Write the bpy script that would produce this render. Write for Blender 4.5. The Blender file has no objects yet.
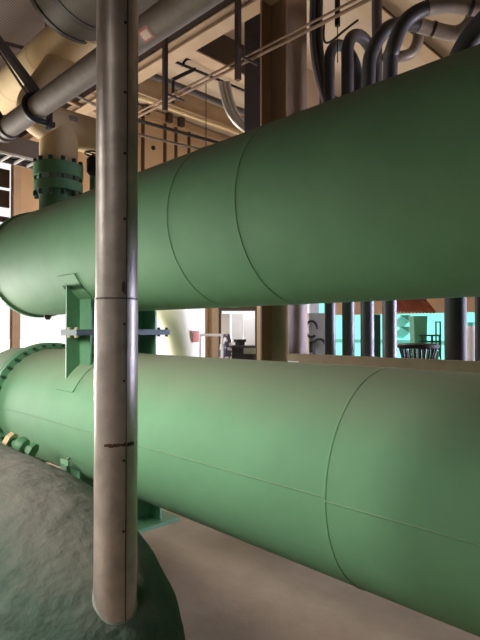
import bpy, bmesh, math, random
from mathutils import Vector, Matrix
random.seed(7)
PI = math.pi
SC = bpy.context.scene
COL = SC.collection

# ------------------------------------------------------------------ camera
# The plant grid runs along X (across the exchangers) and Y (along them);
# the photographer stands at X = Y = 0, eye 1.6 m, looking half-way between.
EYE = 1.6
PITCH = math.radians(1.0)
FPX = 520.0
cam_d = bpy.data.cameras.new('camera')
cam_d.sensor_fit = 'VERTICAL'
cam_d.sensor_height = 24.0
cam_d.lens = 24.0 * FPX / 640.0
cam_d.clip_start = 0.05
cam_d.clip_end = 300
cam = bpy.data.objects.new('camera', cam_d)
COL.objects.link(cam)
cam.location = (0, 0, EYE)
cam.rotation_euler = (math.radians(90) + PITCH, 0, math.radians(-45))
SC.camera = cam

S2 = math.sqrt(.5)
_F = Vector((math.cos(PITCH)*S2, math.cos(PITCH)*S2, math.sin(PITCH)))
_U = Vector((-math.sin(PITCH)*S2, -math.sin(PITCH)*S2, math.cos(PITCH)))
_R = Vector((S2, -S2, 0))
def at(px, py, d=None, X=None, Y=None, z=None):
    """a point of the photograph, put at its real place on a plane of the plant grid"""
    r = _F + _R*((px-240)/FPX) + _U*((320-py)/FPX)
    if d is not None: t = d
    elif X is not None: t = X/r.x
    elif Y is not None: t = Y/r.y
    else: t = (z-EYE)/r.z
    p = r*t
    return Vector((p.x, p.y, p.z+EYE))

# ------------------------------------------------------------------ materials
_mats = {}
def srgb(c):
    def f(v):
        v /= 255.0
        return v/12.92 if v <= .04045 else ((v+.055)/1.055)**2.4
    return (f(c[0]), f(c[1]), f(c[2]), 1)

def mat(name, col, rough=.6, metal=0, var=.12, scale=6, bump=0, bscale=40, col2=None, fine=0, spec=.5):
    if name in _mats: return _mats[name]
    m = bpy.data.materials.new(name); m.use_nodes = True
    nt = m.node_tree; N = nt.nodes; L = nt.links
    b = N['Principled BSDF']
    b.inputs['Roughness'].default_value = rough
    b.inputs['Metallic'].default_value = metal
    b.inputs['Specular IOR Level'].default_value = spec
    tc = N.new('ShaderNodeTexCoord')
    no = N.new('ShaderNodeTexNoise'); no.inputs['Scale'].default_value = scale
    no.inputs['Detail'].default_value = 6; no.inputs['Roughness'].default_value = .6
    L.new(tc.outputs['Object'], no.inputs['Vector'])
    rp = N.new('ShaderNodeValToRGB')
    c = srgb(col)
    if col2 is None:
        lo = tuple(v*(1-var) for v in c[:3])+(1,)
        hi = tuple(min(1, v*(1+var)) for v in c[:3])+(1,)
    else:
        lo, hi = c, srgb(col2)
    rp.color_ramp.elements[0].position = .32; rp.color_ramp.elements[0].color = lo
    rp.color_ramp.elements[1].position = .68; rp.color_ramp.elements[1].color = hi
    L.new(no.outputs['Fac'], rp.inputs['Fac'])
    L.new(rp.outputs['Color'], b.inputs['Base Color'])
    if bump:
        nb = N.new('ShaderNodeTexNoise'); nb.inputs['Scale'].default_value = bscale
        nb.inputs['Detail'].default_value = 8
        L.new(tc.outputs['Object'], nb.inputs['Vector'])
        bp = N.new('ShaderNodeBump'); bp.inputs['Strength'].default_value = bump
        bp.inputs['Distance'].default_value = .022 if bump >= .9 else .01
        L.new(nb.outputs['Fac'], bp.inputs['Height'])
        L.new(bp.outputs['Normal'], b.inputs['Normal'])
    _mats[name] = m
    return m

def glow(name, col, strength):
    m = bpy.data.materials.new(name); m.use_nodes = True
    b = m.node_tree.nodes['Principled BSDF']
    b.inputs['Base Color'].default_value = srgb(col)
    b.inputs['Emission Color'].default_value = srgb(col)
    b.inputs['Emission Strength'].default_value = strength
    return m

def grating(name, base, wire, sx=60, sy=60):
    m = bpy.data.materials.new(name); m.use_nodes = True
    nt = m.node_tree; N = nt.nodes; L = nt.links; b = N['Principled BSDF']
    b.inputs['Roughness'].default_value = .7
    tc = N.new('ShaderNodeTexCoord')
    mx = None
    for dirn, s in (('X', sx), ('Y', sy)):
        w = N.new('ShaderNodeTexWave'); w.wave_type = 'BANDS'; w.bands_direction = dirn
        w.inputs['Scale'].default_value = s/20
        L.new(tc.outputs['Object'], w.inputs['Vector'])
        if mx is None: mx = w
        else:
            k = N.new('ShaderNodeMath'); k.operation = 'MULTIPLY'
            L.new(mx.outputs['Fac'], k.inputs[0]); L.new(w.outputs['Fac'], k.inputs[1]); mx = k
    rp = N.new('ShaderNodeValToRGB')
    rp.color_ramp.elements[0].position = .12; rp.color_ramp.elements[0].color = srgb(wire)
    rp.color_ramp.elements[1].position = .4; rp.color_ramp.elements[1].color = srgb(base)
    L.new(mx.outputs[0], rp.inputs['Fac'])
    L.new(rp.outputs['Color'], b.inputs['Base Color'])
    return m

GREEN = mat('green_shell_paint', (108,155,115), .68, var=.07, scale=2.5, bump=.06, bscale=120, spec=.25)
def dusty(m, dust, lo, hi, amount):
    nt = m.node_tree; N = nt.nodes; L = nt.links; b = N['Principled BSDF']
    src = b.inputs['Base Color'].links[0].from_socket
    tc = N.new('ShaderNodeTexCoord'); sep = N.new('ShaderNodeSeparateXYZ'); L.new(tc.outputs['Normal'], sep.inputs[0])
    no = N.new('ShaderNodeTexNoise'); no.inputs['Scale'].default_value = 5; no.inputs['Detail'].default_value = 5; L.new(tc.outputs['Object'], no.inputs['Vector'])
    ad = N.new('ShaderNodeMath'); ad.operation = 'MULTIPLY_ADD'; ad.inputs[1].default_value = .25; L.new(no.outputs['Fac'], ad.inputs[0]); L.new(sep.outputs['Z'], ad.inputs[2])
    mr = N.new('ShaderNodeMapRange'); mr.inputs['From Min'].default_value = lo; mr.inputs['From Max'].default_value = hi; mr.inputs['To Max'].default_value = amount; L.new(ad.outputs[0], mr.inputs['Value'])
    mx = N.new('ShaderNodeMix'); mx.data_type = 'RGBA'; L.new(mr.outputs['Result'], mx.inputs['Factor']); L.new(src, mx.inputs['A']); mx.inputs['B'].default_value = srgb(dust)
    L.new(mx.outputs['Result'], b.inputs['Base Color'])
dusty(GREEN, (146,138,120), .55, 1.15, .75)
GREEN_D = mat('green_steel_paint', (96,146,108), .5, var=.12, scale=9)
GREEN_F = mat('dark_green_flange_paint', (84,130,90), .55, var=.15, scale=14)
TEALP = mat('dark_teal_plate_paint', (44,66,66), .55, var=.15, scale=12)
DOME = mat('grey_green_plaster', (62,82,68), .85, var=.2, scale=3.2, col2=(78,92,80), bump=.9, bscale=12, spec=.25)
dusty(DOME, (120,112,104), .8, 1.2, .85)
CLAD = mat('sheet_metal_cladding', (176,166,158), .4, .5, var=.22, scale=9, bump=.35, bscale=7)
CLADSEAM = mat('dull_seam_metal', (96,90,86), .5, 1, scale=18)
SCREW = mat('rusty_screw', (56,44,38), .7, .4)
SMEAR = mat('rust_stain', (84,66,54), .7, .3, scale=30)
CREAM = mat('cream_lagging', (208,184,140), .7, var=.06, scale=3, bump=.1, bscale=20)
CREAMW = mat('cream_pipe_paint', (244,236,205), .6, var=.04, scale=3)
OLIVE = mat('olive_jacket', (82,75,59), .75, var=.14, scale=5, bump=.2, bscale=15)
OLIVE_D = mat('dark_jacket_rim', (58,52,44), .7)
GALV = mat('galvanised_pipe', (112,101,89), .7, .15, var=.14, scale=16, bump=.1, bscale=60)
BLACK = mat('black_steel', (34,32,32), .5, .2)
DARKBR = mat('dark_brown_steel', (74,60,50), .6, .1, scale=8)
TAN = mat('tan_steel_paint', (190,164,136), .6, var=.07, scale=4)
COLUMN = mat('brown_column_paint', (140,112,88), .6, var=.07, scale=4)
TANW = mat('tan_wall_panel', (206,176,144), .7, var=.05, scale=2)
BROWNCH = mat('brown_channel_paint', (152,122,96), .6, var=.12, scale=8)
DARKP = mat('dark_grey_pipe_paint', (80,77,80), .5, .15, var=.12, scale=10)
LIGHTP = mat('light_grey_pipe', (150,138,132), .5, .3, var=.12, scale=14)
TRAY = mat('cable_tray_steel', (104,94,86), .6, .3, scale=12)
TRAYL = mat('tray_rung_steel', (190,186,180), .5, .3)
CONC = mat('concrete_floor', (150,128,106), .8, var=.1, scale=1.2, col2=(180,158,134), bump=.25, bscale=18)
PALEG = mat('pale_ground', (205,200,190), .9)
CEILB = mat('beige_ceiling_paint', (198,180,158), .8, var=.05, scale=1.5)
DECK = grating('dark_deck_grating', (122,106,96), (66,56,52), 260, 180)
WHITE = mat('white_paint', (230,230,232), .6, var=.03)
PEACH = mat('peach_wall_paint', (220,180,146), .8, var=.06)
CYAN = mat('turquoise_wall_paint', (120,214,204), .7, var=.05, scale=2)
RUST = mat('rust_red_sheet', (150,84,66), .7, var=.25, scale=7)
MGREEN = mat('machine_green_paint', (82,150,118), .5)
DGREEN = mat('dark_green_door_paint', (30,86,70), .5)
REDP = mat('faded_red_patch', (196,112,104), .7, scale=10)
SILVER = mat('silver_flexible_duct', (210,206,200), .35, .8)
BOLT = mat('dark_bolt_paint', (42,62,46), .6)
RUBBER = mat('black_rubber', (30,30,30), .6)
MACHINE = mat('grey_machine_paint', (150,150,140), .6, var=.08)
BASKETM = mat('dark_basket_rods', (36,34,34), .5, .3)
BENCHD = mat('dark_bench_paint', (46,44,46), .6)
BENCHG = mat('grey_green_bench_top', (128,136,120), .6)
STICK = mat('red_sticker', (170,96,84), .6)
STICKW = mat('pale_sticker_field', (205,176,160), .6)
def checker_cloth():
    m = bpy.data.materials.new('patterned_cloth'); m.use_nodes = True
    nt = m.node_tree; b = nt.nodes['Principled BSDF']; b.inputs['Roughness'].default_value = .9
    tc = nt.nodes.new('ShaderNodeTexCoord'); v = nt.nodes.new('ShaderNodeTexVoronoi'); v.inputs['Scale'].default_value = 14
    rp = nt.nodes.new('ShaderNodeValToRGB'); rp.color_ramp.interpolation = 'CONSTANT'
    rp.color_ramp.elements[0].color = srgb((225,225,235)); rp.color_ramp.elements[1].color = srgb((88,92,120)); rp.color_ramp.elements[1].position = .45
    nt.links.new(tc.outputs['Object'], v.inputs['Vector']); nt.links.new(v.outputs['Distance'], rp.inputs['Fac'])
    nt.links.new(rp.outputs['Color'], b.inputs['Base Color'])
    return m
CLOTH = checker_cloth()

# ------------------------------------------------------------------ mesh helpers
def V(*a): return Vector(a)
def frame(d):
    d = d.normalized()
    up = V(0,0,1) if abs(d.z) < .95 else V(1,0,0)
    x = d.cross(up).normalized(); y = x.cross(d).normalized()
    return x, y
def add_box(bm, lo, hi, M=None):
    vs = []
    for i in range(8):
        p = V(hi[0] if i & 1 else lo[0], hi[1] if i & 2 else lo[1], hi[2] if i & 4 else lo[2])
        vs.append(bm.verts.new(M @ p if M else p))
    for f in ((0,2,3,1),(4,5,7,6),(0,1,5,4),(2,6,7,3),(0,4,6,2),(1,3,7,5)):
        bm.faces.new([vs[i] for i in f])
def add_bar(bm, p0, p1, w, h):
    """rectangular bar between two points"""
    p0, p1 = V(*p0), V(*p1); d = p1-p0; x, y = frame(d)
    vs = []
    for p in (p0, p1):
        for sx, sy in ((-1,-1),(1,-1),(1,1),(-1,1)):
            vs.append(bm.verts.new(p + x*(sx*w/2) + y*(sy*h/2)))
    for f in ((3,2,1,0),(4,5,6,7),(0,1,5,4),(1,2,6,5),(2,3,7,6),(3,0,4,7)):
        bm.faces.new([vs[i] for i in f])
def add_tube(bm, pts, r, n=16, caps=True, r_end=None):
    pts = [V(*p) for p in pts]
    rings = []; prevx = None
    for i, p in enumerate(pts):
        if i == 0: d = pts[1]-p
        elif i == len(pts)-1: d = p-pts[i-1]
        else: d = (pts[i+1]-p).normalized() + (p-pts[i-1]).normalized()
        d = d.normalized()
        if prevx is None: x, _ = frame(d)
        else:
            x = prevx - d*prevx.dot(d)
            x = x.normalized() if x.length > 1e-6 else frame(d)[0]
        y = d.cross(x).normalized(); prevx = x
        rr = r if r_end is None else r + (r_end-r)*i/(len(pts)-1)
        rings.append([bm.verts.new(p + x*(math.cos(2*PI*k/n)*rr) + y*(math.sin(2*PI*k/n)*rr)) for k in range(n)])
    for a, b in zip(rings, rings[1:]):
        for k in range(n):
            bm.faces.new((a[k], a[(k+1) % n], b[(k+1) % n], b[k]))
    if caps:
        bm.faces.new(list(reversed(rings[0]))); bm.faces.new(rings[-1])
def rounded(pts, rad, n=8):
    """polyline with its corners turned into arcs"""
    pts = [V(*p) for p in pts]; out = [pts[0]]
    for a, b, c in zip(pts, pts[1:], pts[2:]):
        u = (a-b); w = (c-b); r = min(rad, u.length*.49, w.length*.49)
        p, q = b+u.normalized()*r, b+w.normalized()*r
        for i in range(n+1):
            t = i/n
            out.append(p*(1-t)**2 + b*2*t*(1-t) + q*t*t)
    out.append(pts[-1]); return out
def spline(pts, n=8):
    pts = [V(*p) for p in pts]; P = [pts[0]*2-pts[1]] + pts + [pts[-1]*2-pts[-2]]; out = []
    for i in range(1, len(P)-2):
        for k in range(n):
            t = k/n
            out.append(.5*((2*P[i]) + (P[i+1]-P[i-1])*t + (2*P[i-1]-5*P[i]+4*P[i+1]-P[i+2])*t*t + (3*P[i]-P[i-1]-3*P[i+1]+P[i+2])*t**3))
    out.append(pts[-1]); return out
def add_lathe(bm, prof, origin, axis, n=48, closed=False):
    """prof: (radius, distance along axis) pairs"""
    o = V(*origin); d = V(*axis).normalized(); x, y = frame(d); rings = []
    for r, h in prof:
        if r < 1e-6: rings.append([bm.verts.new(o+d*h)])
        else: rings.append([bm.verts.new(o+d*h + x*(math.cos(2*PI*k/n)*r) + y*(math.sin(2*PI*k/n)*r)) for k in range(n)])
    if closed: rings.append(rings[0])
    for a, b in zip(rings, rings[1:]):
        for k in range(n):
            k2 = (k+1) % n
            if len(a) == 1 and len(b) == 1: continue
            if len(a) == 1: bm.faces.new((a[0], b[k2], b[k]))
            elif len(b) == 1: bm.faces.new((a[k], a[k2], b[0]))
            else: bm.faces.new((a[k], a[k2], b[k2], b[k]))
def add_prism(bm, poly, vec):
    a = [bm.verts.new(V(*p)) for p in poly]; b = [bm.verts.new(V(*p)+V(*vec)) for p in poly]
    n = len(a)
    bm.faces.new(list(reversed(a))); bm.faces.new(b)
    for i in range(n): bm.faces.new((a[i], a[(i+1) % n], b[(i+1) % n], b[i]))
def add_ibeam(bm, p0, p1, w, h, tw=.012, tf=.016, updir=(0,0,1)):
    p0, p1 = V(*p0), V(*p1); d = (p1-p0).normalized(); u = V(*updir); s = d.cross(u).normalized()
    prof = [(-w/2,-h/2),(w/2,-h/2),(w/2,-h/2+tf),(tw/2,-h/2+tf),(tw/2,h/2-tf),(w/2,h/2-tf),(w/2,h/2),(-w/2,h/2),(-w/2,h/2-tf),(-tw/2,h/2-tf),(-tw/2,-h/2+tf),(-w/2,-h/2+tf)]
    add_prism(bm, [p0+s*a+u*b for a, b in prof], p1-p0)

def BM(): return bmesh.new()
def obj(name, bm, m, parent=None, smooth=True):
    bmesh.ops.recalc_face_normals(bm, faces=bm.faces[:])
    if smooth:
        for f in bm.faces: f.smooth = True
        for e in bm.edges:
            if len(e.link_faces) == 2 and e.calc_face_angle(0) > math.radians(32): e.smooth = False
    me = bpy.data.meshes.new(name); bm.to_mesh(me); bm.free()
    o = bpy.data.objects.new(name, me); COL.objects.link(o)
    me.materials.append(m)
    if parent is not None:
        o.parent = parent
        q = parent; off = V(0,0,0)
        while q is not None: off += q.location; q = q.parent
        for v in me.vertices: v.co -= off
    return o
def settle(o, p):
    """put a single-mesh thing's origin at p"""
    p = V(*p)
    for v in o.data.vertices: v.co -= p
    o.location = p
    return o
def copy_part(o, loc_shift, parent=None):
    c = o.copy(); COL.objects.link(c); c.parent = parent if parent else o.parent
    c.location = o.location + V(*loc_shift); return c
def thing(name, label, cat, loc=(0,0,0), group=None):
    o = bpy.data.objects.new(name, None); COL.objects.link(o); o.location = loc
    o.empty_display_size = .1
    return tag(o, label, cat, group)
def tag(o, label, cat, group=None, kind=None):
    o['label'] = label; o['category'] = cat
    if group: o['group'] = group
    if kind: o['kind'] = kind
    return o
def struct(name, bm, m, smooth=False):
    o = obj(name, bm, m, None, smooth); o['kind'] = 'structure'; return o
def hexbolt(name, p, axis, r, h, m, parent):
    b = BM(); add_lathe(b, [(0,-h/2),(r,-h/2),(r,h/2),(0,h/2)], p, axis, n=6); return obj(name, b, m, parent, False)

# ------------------------------------------------------------------ setting
CZ = 5.5
b = BM(); add_box(b, (-6,-5,-.15), (14,11,0)); struct('floor', b, CONC)
b = BM(); add_box(b, (-60,-60,-.4), (80,90,-.16)); struct('ground', b, PALEG)
b = BM(); add_box(b, (-6,-5,CZ), (3.88,11,CZ+.12)); struct('ceiling', b, DECK)
b = BM(); add_box(b, (3.88,-5,CZ), (14.2,11,CZ+.12)); struct('ceiling', b, CEILB)
b = BM(); add_box(b, (3.95,10.0,2.75), (14,10.15,CZ)); 
# end wall of the bay on the left, with a window high up and the wide opening below
add_box(b, (-6,10.85,3.0), (3.80,11,3.35)); add_box(b, (-6,10.85,3.35), (2.6,11,4.6)); add_box(b, (-6,10.85,4.6), (3.80,11,CZ))
struct('wall_back', b, TANW)
b = BM()
for z in (3.35,3.75,4.15,4.55): add_box(b, (2.6,10.9,z), (3.8,10.95,z+.05))
for x in (2.6,3.0,3.4,3.75): add_box(b, (x,10.9,3.35), (x+.05,10.95,4.6))
add_box(b, (3.30,10.05,4.28), (3.86,10.1,4.62)); add_box(b, (3.30,10.05,3.90), (3.86,10.1,4.22)); add_box(b, (3.30,10.05,3.62), (3.86,10.1,3.72)); add_box(b, (3.30,10.05,4.95), (3.86,10.1,5.5))
add_box(b, (3.28,10.02,2.7), (3.33,10.12,5.5))
struct('window_1', b, DARKBR)
b = BM()
add_box(b, (14.0,-5,2.05), (14.2,10,CZ)); add_box(b, (14.0,4.6,0), (14.2,4.9,2.05)); add_box(b, (14.0,-5,0), (14.2,1.5,2.05))
struct('wall_right', b, PEACH)
b = BM(); add_box(b, (-5,-5.0,0), (14,-4.8,CZ)); struct('wall_front', b, DARKBR)
b = BM(); add_box(b, (-6,-5,0), (-5.8,11,CZ)); struct('wall_left', b, DARKBR)

# ------------------------------------------------------------------ exchangers
XC = 2.235
RU, ZU = .496, EYE+.632
RL, ZL = .506, EYE-.690
ZM = EYE-.025
YE = 5.0                       # end of the upper shell
SY = 3.67                      # saddle web
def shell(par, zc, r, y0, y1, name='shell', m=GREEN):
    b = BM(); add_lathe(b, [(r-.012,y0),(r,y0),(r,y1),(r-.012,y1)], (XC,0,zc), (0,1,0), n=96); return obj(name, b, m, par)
def ring(par, zc, r, y, w=.010, hgt=.0035, name='weld_seam', m=GREEN):
    b = BM(); add_lathe(b, [(r-.004,y-w),(r+hgt*.7,y-w*.5),(r+hgt,y),(r+hgt*.7,y+w*.5),(r-.004,y+w)], (XC,0,zc), (0,1,0), n=96)
    return obj(name, b, m, par)
def hit(px, py, zc, r):
    """where the view through a pixel meets a shell: its station along the axis, its angle"""
    ray = _F + _R*((px-240)/FPX) + _U*((320-py)/FPX); dz = EYE-zc
    A = ray.x**2+ray.z**2; B = 2*(-XC*ray.x+dz*ray.z); C_ = XC**2+dz**2-r*r
    t = (-B-math.sqrt(max(0, B*B-4*A*C_)))/(2*A)
    p = ray*t; return p.y, math.atan2(p.z+EYE-zc, p.x-XC)
def longseam(par, zc, r, ang, y0, y1):
    p = (XC+math.cos(ang)*(r+.0005), zc+math.sin(ang)*(r+.0005))
    b = BM(); add_tube(b, [(p[0],y0,p[1]),(p[0],y1,p[1])], .004, 8); obj('lap_seam', b, GREEN, par)
def saddle(par, zc, r, up, ys):
    """up = +1: hangs under the upper shell, -1: stands on the lower shell"""
    pl0, pl1 = (ZM, ZM+.022) if up > 0 else (ZM-.022, ZM)
    zp = pl1 if up > 0 else pl0
    b = BM(); add_box(b, (XC-.42,ys-.19,pl0), (XC+.42,ys+.05,pl1)); obj('saddle_plate', b, TEALP, par, False)
    def zc_at(t, rr=r): return zc - up*math.sqrt(rr*rr-t*t)
    poly = [(XC-.405,ys-.008,zp),(XC+.405,ys-.008,zp)]
    for i in range(25):
        t = .405-.81*i/24; poly.append((XC+t,ys-.008,zc_at(t)))
    b = BM(); add_prism(b, poly, (0,.016,0)); obj('saddle_web', b, GREEN_D, par, False)
    for t in (-.29,0,.29):
        b = BM(); add_prism(b, [(XC+t-.008,ys-.17,zp),(XC+t+.008,ys-.17,zp),(XC+t+.008,ys-.17,zc_at(t+.008)),(XC+t-.008,ys-.17,zc_at(t-.008))], (0,.162,0))
        obj('saddle_rib', b, GREEN_D, par, False)
    b = BM(); a0, a1, n = math.radians(62), -math.radians(62), 32
    outer = []; inner = []
    for i in range(n+1):
        a = a0+(a1-a0)*i/n
        outer.append((XC+math.sin(a)*(r+.009),ys-.20,zc-up*math.cos(a)*(r+.009))); inner.append((XC+math.sin(a)*(r-.004),ys-.20,zc-up*math.cos(a)*(r-.004)))
    for i in range(n):
        add_prism(b, [outer[i],outer[i+1],inner[i+1],inner[i]], (0,.27,0))
    bmesh.ops.remove_doubles(b, verts=b.verts[:], dist=1e-5)
    obj('wear_pad', b, GREEN, par)
    return zp

ux = thing('heat_exchanger', 'long horizontal green heat exchanger shell, the upper of the two, under the cream piping', 'heat exchanger', (XC,SY,ZM), 'stacked green heat exchangers')
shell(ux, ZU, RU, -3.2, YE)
for px, py in ((166.7,213),(240,238)):
    ring(ux, ZU, RU, hit(px,py,ZU,RU)[0])
b = BM(); add_lathe(b, [(RU-.02,YE),(RU+.022,YE),(RU+.022,YE+.05),(RU-.02,YE+.05)], (XC,0,ZU), (0,1,0), n=96, closed=True); obj('end_flange', b, GREEN_D, ux)
b = BM()
add_lathe(b, [(RU-.01,YE+.04)]+[(max(0,(RU-.01)*math.cos(a)),YE+.04+.16*math.sin(a)) for a in [PI/2*i/10 for i in range(1,11)]], (XC,0,ZU), (0,1,0), n=64)
obj('dished_head', b, GREEN, ux)
NX, NY = XC+.015, 4.68
b = BM(); add_lathe(b, [(.172,ZU+RU-.06),(.172,2.90)], (NX,NY,0), (0,0,1), n=40); nz = obj('nozzle', b, GREEN_F, ux)
b = BM(); add_lathe(b, [(.17,2.885),(.222,2.885),(.222,2.975),(.17,2.975)], (NX,NY,0), (0,0,1), n=48, closed=True); obj('nozzle_flange', b, GREEN_F, nz)
saddle(ux, ZU, RU, 1, SY)
saddle(ux, ZU, RU, 1, -.6)
dp = at(46,317,X=XC+.03)
b = BM(); add_lathe(b, [(.035,.02),(.035,-.02),(.018,-.045),(0,-.045)], (XC,4.86,ZU-RU), (0,0,1), n=16); obj('drain_plug', b, DARKBR, ux)

lx = thing('heat_exchanger', 'long horizontal green heat exchanger shell, the lower of the two, above the concrete floor', 'heat exchanger', (XC,SY,0), 'stacked green heat exchangers')
YF = 4.74
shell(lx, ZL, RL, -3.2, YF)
yy, aa = hit(325,490,ZL,RL); ring(lx, ZL, RL, yy)
_, a1 = hit(405,524,ZL,RL); longseam(lx, ZL, RL, a1, -3.1, yy)
_, a2 = hit(50,421,ZL,RL); longseam(lx, ZL, RL, a2, yy, YF)
b = BM(); add_lathe(b, [(RL-.02,YF),(.562,YF),(.562,YF+.055),(RL-.02,YF+.055)], (XC,0,ZL), (0,1,0), n=96, closed=True); fl = obj('end_flange', b, GREEN_D, lx)
b = BM(); add_lathe(b, [(RL-.02,YF+.065),(.562,YF+.065),(.562,YF+.12),(RL-.02,YF+.12)], (XC,0,ZL), (0,1,0), n=96, closed=True); f2 = obj('channel_flange', b, GREEN_D, lx)
proto = None
for k in range(36):
    a = 2*PI*k/36
    p = V(XC+math.cos(a)*.538,YF+.055,ZL+math.sin(a)*.538)
    if proto is None:
        b = BM(); add_lathe(b, [(0,-.085),(.014,-.085),(.014,-.05),(.009,-.05),(.009,.06),(.014,.06),(.014,.085),(0,.085)], p, (0,1,0), n=6); proto = obj('flange_bolt', b, BOLT, fl, False); p0 = p
    else: copy_part(proto, p-p0)
b = BM()
add_lathe(b, [(RL-.01,YF+.1),(RL-.01,YF+.75)]+[(max(0,(RL-.01)*math.cos(a)),YF+.75+.18*math.sin(a)) for a in [PI/2*i/10 for i in range(1,11)]], (XC,0,ZL), (0,1,0), n=64)
obj('channel_head', b, GREEN, lx)
saddle(lx, ZL, RL, -1, SY); saddle(lx, ZL, RL, -1, -.6)
# saddle bolts through both plates
for sx in (-.405,.405):
    for dy in (-.16,-.05):
        b = BM(); add_lathe(b, [(0,-.038),(.013,-.038),(.013,-.022),(.008,-.022),(.008,.022),(.013,.022),(.013,.038),(0,.038)], (XC+sx,SY+dy,ZM), (0,0,1), n=6)
        obj('saddle_bolt', b, BLACK if sx > 0 else CREAM, lx, False)
def foot(ys):
    def zc_at(t): return ZL-math.sqrt(RL*RL-t*t)
    b = BM(); add_box(b, (XC-.45,ys-.22,0), (XC+.5,ys+.2,.03)); obj('foot_plate', b, GREEN_F, lx, False)
    poly = [(XC-.40,ys-.01,.03),(XC+.40,ys-.01,.03)]
    for i in range(21):
        t = .40-.80*i/20; poly.append((XC+t,ys-.01,zc_at(t)))
    b = BM(); add_prism(b, poly, (0,.02,0)); obj('foot_web', b, GREEN_D, lx, False)
    for t in (-.36,0,.36):
        b = BM(); add_prism(b, [(XC+t-.008,ys-.15,.03),(XC+t+.008,ys-.15,.03),(XC+t+.008,ys-.15,zc_at(t+.008)),(XC+t-.008,ys-.15,zc_at(t-.008))], (0,.30,0)); obj('foot_rib', b, GREEN_D, lx, False)
foot(SY); foot(-.6)
# little T lug under the near side
y_, a_ = hit(70,458,ZL,RL)
p = V(XC+math.cos(a_)*(RL),y_,ZL+math.sin(a_)*RL); nrm = V(math.cos(a_),0,math.sin(a_))
b = BM(); add_bar(b, p+nrm*.045+V(0,.06,0), p+nrm*.045-V(0,.06,0), .012, .035); add_bar(b, p-nrm*.01, p+nrm*.045, .012, .02); obj('name_plate_bracket', b, GREEN, lx, False)

# drain valve at the near left foot of the lower shell
vp = at(21,446,X=1.50)
dv = thing('drain_valve', 'small dark green drain valve with cream flange beside the lower exchanger, behind the plaster-covered tank', 'valve', vp)
ax = (at(38,455,d=3.85)-at(8,441,d=3.9)).normalized()
b = BM(); add_lathe(b, [(0,-.11),(.062,-.11),(.062,-.075),(.03,-.075)], vp, ax, n=8); obj('flange', b, CREAM, dv)
b = BM(); add_lathe(b, [(.03,-.075),(.03,-.05),(.058,-.03),(.066,.0),(.058,.03),(.03,.05),(.03,.075)], vp, ax, n=20); obj('body', b, GREEN_F, dv)
b = BM(); add_lathe(b, [(.03,.075),(.06,.075),(.06,.105),(.0,.105)], vp, ax, n=8); obj('flange', b, GREEN_F, dv)
b = BM(); add_tube(b, [vp, V(vp.x,vp.y,0)], .028, 14); obj('drain_leg', b, GREEN_F, dv)

# ------------------------------------------------------------------ plaster-covered tank in front
DX, DZ, DR, DY, DCAP = .924, .488, .503, 2.575, 1.30
from mathutils import noise
def tank_top(x, y):
    k = (DY-y)/DCAP if y < DY else 0
    return DZ+DR*math.sqrt(max(0, 1-((x-DX)/DR)**2-k*k))
prof = [(math.cos(t), DY-DCAP*math.sin(t)) for t in [PI/2*(1-i/70) for i in range(71)]]
prof += [(1, DY+.03*i) for i in range(1,71)]
yb = prof[-1][1]
prof += [(math.cos(t), yb+.3*math.sin(t)) for t in [PI/2*i/16 for i in range(1,17)]]
b = BM(); n = 200; rings = []
for q, y in prof:
    rg = []
    for k in range(n):
        a = 2*PI*k/n; p = V(DX+math.cos(a)*DR*q, y, DZ+math.sin(a)*DR*q)
        w = noise.noise(p*4)*.005 + noise.noise(p*11)*.0035 + noise.noise(p*30)*.0022 + noise.noise(p*60)*.001 + max(0, noise.noise(V(p.x*7,p.y*7,p.z*22)))*.006
        p += V(math.cos(a),-.0,math.sin(a))*w*min(1,q*4)
        p.z = max(p.z, 0.0)
        rg.append(b.verts.new(p))
    rings.append(rg)
for r0, r1 in zip(rings, rings[1:]):
    for k in range(n): b.faces.new((r0[k],r0[(k+1)%n],r1[(k+1)%n],r1[k]))
bmesh.ops.remove_doubles(b, verts=b.verts[:], dist=1e-6)
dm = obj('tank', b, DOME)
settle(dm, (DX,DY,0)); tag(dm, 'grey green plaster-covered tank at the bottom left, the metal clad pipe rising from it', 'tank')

# ------------------------------------------------------------------ metal clad riser
PP = at(115.3,606,d=1.655); PR = .0667
cp = thing('clad_pipe', 'upright sheet metal clad pipe in the foreground, rising from the plaster-covered tank', 'pipe', PP)
zj = at(115,300,d=1.694).z
def jacket(z0, z1, r, name):
    b = BM(); n = 40; rings = []
    zs = [z0+(z1-z0)*i/40 for i in range(41)]
    for z in zs:
        ring_ = []
        for k in range(n):
            a = 2*PI*k/n
            w = r + noise.noise(V(math.cos(a)*1.2, math.sin(a)*1.2, z*5))*.0012
            ring_.append(b.verts.new((PP.x+math.cos(a)*w, PP.y+math.sin(a)*w, z)))
        rings.append(ring_)
    for q, s in zip(rings, rings[1:]):
        for k in range(n): b.faces.new((q[k],q[(k+1)%n],s[(k+1)%n],s[k]))
    return obj(name, b, CLAD, cp)
jacket(PP.z-.2, zj+.004, PR+.0012, 'lower_jacket'); jacket(zj-.02, CZ, PR-.0004, 'upper_jacket')
b = BM(); add_lathe(b, [(PR+.0008,zj-.002),(PR+.0022,zj-.001),(PR+.0022,zj+.003),(PR-.001,zj+.005)], (PP.x,PP.y,0), (0,0,1), n=40); obj('jacket_joint', b, CLADSEAM, cp)
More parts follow.
